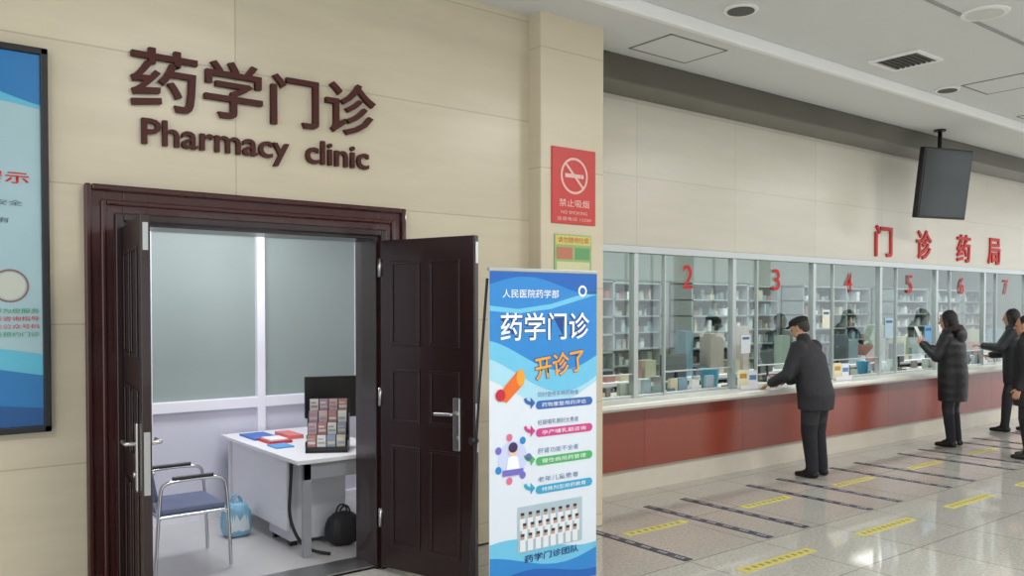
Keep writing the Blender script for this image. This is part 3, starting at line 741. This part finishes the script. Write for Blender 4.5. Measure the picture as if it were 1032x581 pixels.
def person(name, loc, yaw, scale, jacket, trousers, shoe, skin, hairm, hem=.72, lean=.1, bow=.2, headyaw=0.0,
           armL=None, armR=None, stance=(.10, .10, 0, 0), style='man', bulk=1.0, fur=None, capm=None, leg=1.0):
    e = empty(name, loc, yaw); e.scale = (scale,) * 3
    B = Body()
    mats = [jacket, trousers, shoe, skin, hairm, capm or hairm, fur or jacket]
    Ly = lambda z: lean * max(0, z - .85) + (.25 * lean * max(0, z - 1.2))
    for s, off, yy in ((-1, stance[0], stance[2]), (1, stance[1], stance[3])):
        hip = (s * .085, 0, .86); kn = (s * (.09 + (off - .1) * .5), yy * .5 + .025, .47); an = (s * off, yy - .02, .10)
        B.seg(hip, kn, .098 * leg, .070 * leg, 1); B.seg(kn, an, .070 * leg, .053 * leg, 1)
        B.seg((an[0], an[1] + .005, .10), (an[0], an[1] + .005, .085), .056 * leg, .058 * leg, 1)
        B.seg((an[0], an[1] - .03, .045), (an[0] + s * .01, an[1] + .07, .042), .042, .042, 2); B.seg((an[0] + s * .01, an[1] + .07, .036), (an[0] + s * .022, an[1] + .155, .030), .042, .030, 2, flat=((0, 0, 1), .9))
    bk = bulk
    rings = [((0, Ly(hem), hem), .178 * bk, .135 * bk), ((0, Ly(.85), max(hem + .04, .86)), .184 * bk, .144 * bk), ((0, Ly(1.0) + .0, 1.0), .176 * bk, .136 * bk), ((0, Ly(1.13), 1.13), .182 * bk, .134 * bk),
             ((0, Ly(1.25), 1.25), .192 * bk, .128 * bk), ((0, Ly(1.33), 1.33), .185, .112), ((0, Ly(1.385), 1.385), .125, .088), ((0, Ly(1.42), 1.42), .068, .062)]
    B.loft(rings, 0)
    B.loft([((0, 0, .78), .15, .11), ((0, 0, .88), .155, .12), ((0, 0, .95), .15, .11)], 1)
    nb = Vector((0, Ly(1.40), 1.39)); R = Matrix.Rotation(headyaw, 3, 'Z') @ Matrix.Rotation(-bow, 3, 'X')
    hc = nb + Matrix.Rotation(-bow * .5, 3, 'X') @ Vector((0, .025, .145))
    Hh = lambda p: hc + R @ Vector(p)
    B.seg(nb + Vector((0, 0, -.03)), hc + Vector((0, -.01, -.03)), .058, .052, 3)
    B.seg(nb + Vector((0, -.005, -.01)), nb + Vector((0, 0, .03)), .068, .064, 0)
    B.ell(Hh((0, -.008, .03)), (.074, .092, .088), 3, R)
    B.ell(Hh((0, .018, -.03)), (.060, .070, .080), 3, R)
    B.seg(Hh((0, .055, -.082)), Hh((0, .062, -.085)), .024, .022, 3)
    B.seg(Hh((0, .086, .018)), Hh((0, .104, -.018)), .009, .014, 3)
    B.seg(Hh((-.014, .084, -.052)), Hh((.014, .084, -.052)), .009, .009, 3)
    B.seg(Hh((-.038, .075, .030)), Hh((.038, .075, .030)), .013, .013, 3)
    for s in (-1, 1):
        B.seg(Hh((s * .074, -.005, .018)), Hh((s * .072, .0, -.022)), .014, .009, 3, flat=((1, 0, 0), .7))
    if style == 'man':
        B.ell(Hh((0, -.022, .040)), (.080, .088, .088), 4, R)
        B.ell(Hh((0, -.055, -.005)), (.062, .05, .055), 4, R)
    else:
        B.ell(Hh((0, -.025, .032)), (.090, .092, .104), 4, R)
        B.ell(Hh((0, -.060, -.03)), (.082, .058, .085), 4, R)
        for s in (-1, 1): B.seg(Hh((s * .075, .01, .03)), Hh((s * .070, .0, -.09)), .022, .026, 4)
    if capm:
        B.ell(Hh((0, -.010, .075)), (.090, .108, .052), 5, R)
        B.ell(Hh((0, -.012, .058)), (.086, .102, .030), 5, R)
        B.ell(Hh((0, .098, .050)), (.062, .052, .012), 5, R)
    if fur:
        for k in range(12):
            t = 2 * math.pi * k / 12; t2 = 2 * math.pi * (k + 1) / 12
            f = lambda q: nb + Vector((.10 * math.sin(q), -.02 + .085 * math.cos(q), .035 - .03 * math.cos(q)))
            B.seg(f(t), f(t2), .038, .038, 6 if fur is not jacket else 0)
        B.ell(nb + Vector((0, -.12, -.03)), (.13, .055, .10), 0)
    hands = []
    for s, arm in ((-1, armL), (1, armR)):
        sh = Vector((s * .185, Ly(1.33), 1.325))
        if arm is None:
            el = Vector((s * .235, Ly(1.1) - .03, 1.06)); wr = Vector((s * .235, Ly(.9) + .06, .83)); nn = (-s, 0, 0); lt = (0, 1, 0); cu = .45
        else:
            el = Vector(arm[0]); wr = Vector(arm[1]); nn = arm[2]; lt = arm[3]; cu = arm[4]
        b2 = 1 + (bk - 1) * .8
        B.seg(sh - Vector((s * .03, 0, 0)), el, .076 * b2, .060 * b2, 0)
        dd = (wr - el).normalized()
        B.seg(el, wr - dd * .015, .060 * b2, .044 * b2, 0)
        hands.append((wr, dd, lt, nn, cu, s))
    B.build('body', e, mats, .0085, 3)
    for (wr, dd, lt, nn, cu, s) in hands:
        hand(wr, dd, lt, nn, skin, e, 'hand_left' if s < 0 else 'hand_right', cu)
    eyeM = mat('eye_dark', (30, 22, 20), .2); lipM = mat('lip_tone', (150, 86, 78), .5)
    S = Body()
    for s in (-1, 1): S.ell(Hh((s * .029, .083, .010)), (.011, .006, .006), 0, R)
    addmesh('eyes', S.V, S.F, eyeM, e, True)
    S = Body(); S.seg(Hh((-.016, .0915, -.051)), Hh((.016, .0915, -.051)), .0045, .0045, 0)
    addmesh('lips', S.V, S.F, lipM, e, True)
    return e

skin1 = mat('skin_tone', (196, 148, 120), .55, var=.06)
J1 = mat('charcoal_jacket_cloth', (38, 38, 43), .75, var=.3, nscale=6, bump=.9, bscale=9)
T1 = mat('dark_trouser_cloth', (26, 26, 33), .85, var=.2, bump=.6, bscale=10)
SH = mat('black_shoe_leather', (16, 15, 16), .35)
HG = mat('grey_hair', (60, 56, 54), .8, var=.3, nscale=60, bump=.5, bscale=120)
HB = mat('black_hair', (20, 17, 18), .55, var=.3, nscale=60, bump=.5, bscale=120)
CAP = mat('dark_cap_cloth', (24, 24, 28), .8)
def quilt(name, col):
    m = mat(name, col, .55, var=.15)
    nt = m.node_tree; b = nt.nodes['Principled BSDF']
    tc = nt.nodes.new('ShaderNodeTexCoord'); w = nt.nodes.new('ShaderNodeTexWave'); w.bands_direction = 'Z'; w.inputs['Scale'].default_value = 2.6; w.inputs['Distortion'].default_value = 2.2; w.inputs['Detail Scale'].default_value = 3
    nt.links.new(tc.outputs['Object'], w.inputs[0]); bp = nt.nodes.new('ShaderNodeBump'); bp.inputs['Strength'].default_value = .25; bp.inputs['Distance'].default_value = .02
    nt.links.new(w.outputs['Fac'], bp.inputs['Height']); nt.links.new(bp.outputs[0], b.inputs['Normal'])
    return m
Q2 = quilt('black_puffer_coat', (18, 18, 22)); Q3 = quilt('navy_puffer_coat', (22, 24, 31))
FUR = mat('brown_fur_trim', (62, 48, 42), .95, var=.4, nscale=60, bump=1, bscale=90)
person('elderly_man', (7.80, 4.93, 0), 0.08, 1.0, J1, T1, SH, skin1, HG, hem=.70, lean=.22, bow=.38, headyaw=.15,
       armL=((-.255, .17, 1.06), (-.21, .39, .955), (0, 0, -1), (1, 0, 0), .25), armR=((.25, .16, 1.05), (.16, .40, .955), (0, 0, -1), (-1, 0, 0), .25), capm=CAP, bulk=1.22, leg=1.16)
wm = person('woman_in_black_coat', (10.86, 4.95, 0), .1, 1.03, Q2, T1, SH, skin1, HB, hem=.56, lean=.05, bow=.15, style='woman', fur=FUR, bulk=1.16,
       armL=((-.25, .10, 1.10), (-.13, .31, 1.25), (.9, 0, .1), (0, -.4, 1), .7), armR=((.24, .08, 1.08), (.10, .30, 1.19), (-.9, 0, .1), (0, -.4, 1), .7))
box('paper_slip', -.07, .07, -.001, .001, -.10, .10, mat('paper_white', (240, 240, 238), .6), wm, loc=(-.05, .385, 1.37), rot=(math.radians(-25), 0, .1))
person('woman_in_puffer_coat', (12.85, 4.98, 0), .15, 1.04, Q3, T1, SH, skin1, HB, hem=.66, lean=.08, bow=.1, style='woman', bulk=1.2, fur=Q3,
       armL=((-.25, .15, 1.14), (-.22, .36, 1.16), (0, 0, -1), (1, 0, 0), .4), armR=((.25, .10, 1.06), (.14, .36, 1.02), (0, 0, -1), (-1, 0, 0), .4), stance=(.17, .12, .12, -.12))
person('queueing_person', (10.66, 4.0, 0), .2, 1.0, J1, T1, SH, skin1, HB, hem=.62, lean=.04, bow=.1, style='man', bulk=1.2)

# ------------------------------------------------------------------ lights
w = bpy.data.worlds.new('World'); scene.world = w; w.use_nodes = True
w.node_tree.nodes['Background'].inputs[0].default_value = (.90, .95, 1.0, 1)
w.node_tree.nodes['Background'].inputs[1].default_value = 1.7
def area(name, loc, sx, sy, power, col=(1, .985, .965), rot=(0, 0, 0)):
    l = bpy.data.lights.new(name, 'AREA'); l.shape = 'RECTANGLE'; l.size = sx; l.size_y = sy; l.energy = power; l.color = col
    o = bpy.data.objects.new(name, l); C.collection.objects.link(o); o.location = loc; o.rotation_euler = rot
    return o
for x, p in ((-1.5, 85), (2.5, 90), (6.5, 105), (10.5, 120), (14.5, 130), (18.5, 130)):
    area('hall_fill_light', (x, 1.2, H + .08), 1.2, .6, p)  # out-of-view area lamps added to brighten the hall, no fixtures modelled
for x in (6.0, 8.5, 11, 13.5, 16):
    area('pharmacy_fill_light', (x, 6.6, 3.18), 1.4, .5, 42, (.95, 1, .985))  # added fill lamps that set the brightness behind the counter glass
area('clinic_fill_light', (2.3, 6.1, 2.78), 1.2, .6, 38, (.95, .97, 1))  # area lamp added to brighten the clinic interior, without a fixture

# ------------------------------------------------------------------ camera
cd = bpy.data.cameras.new('Camera'); cam = bpy.data.objects.new('Camera', cd); C.collection.objects.link(cam)
cd.sensor_width = 36; cd.lens = 36 * 850 / 1032
cam.location = (0, 0, 1.75)
cam.rotation_euler = (math.radians(90 - 1.2), 0, -math.atan2(.6137, .7896))
cd.shift_y = 37.3 / 1032
cd.clip_start = .05
scene.camera = cam
scene.view_settings.view_transform = 'Standard'
scene.view_settings.look = 'None'
scene.view_settings.exposure = 0
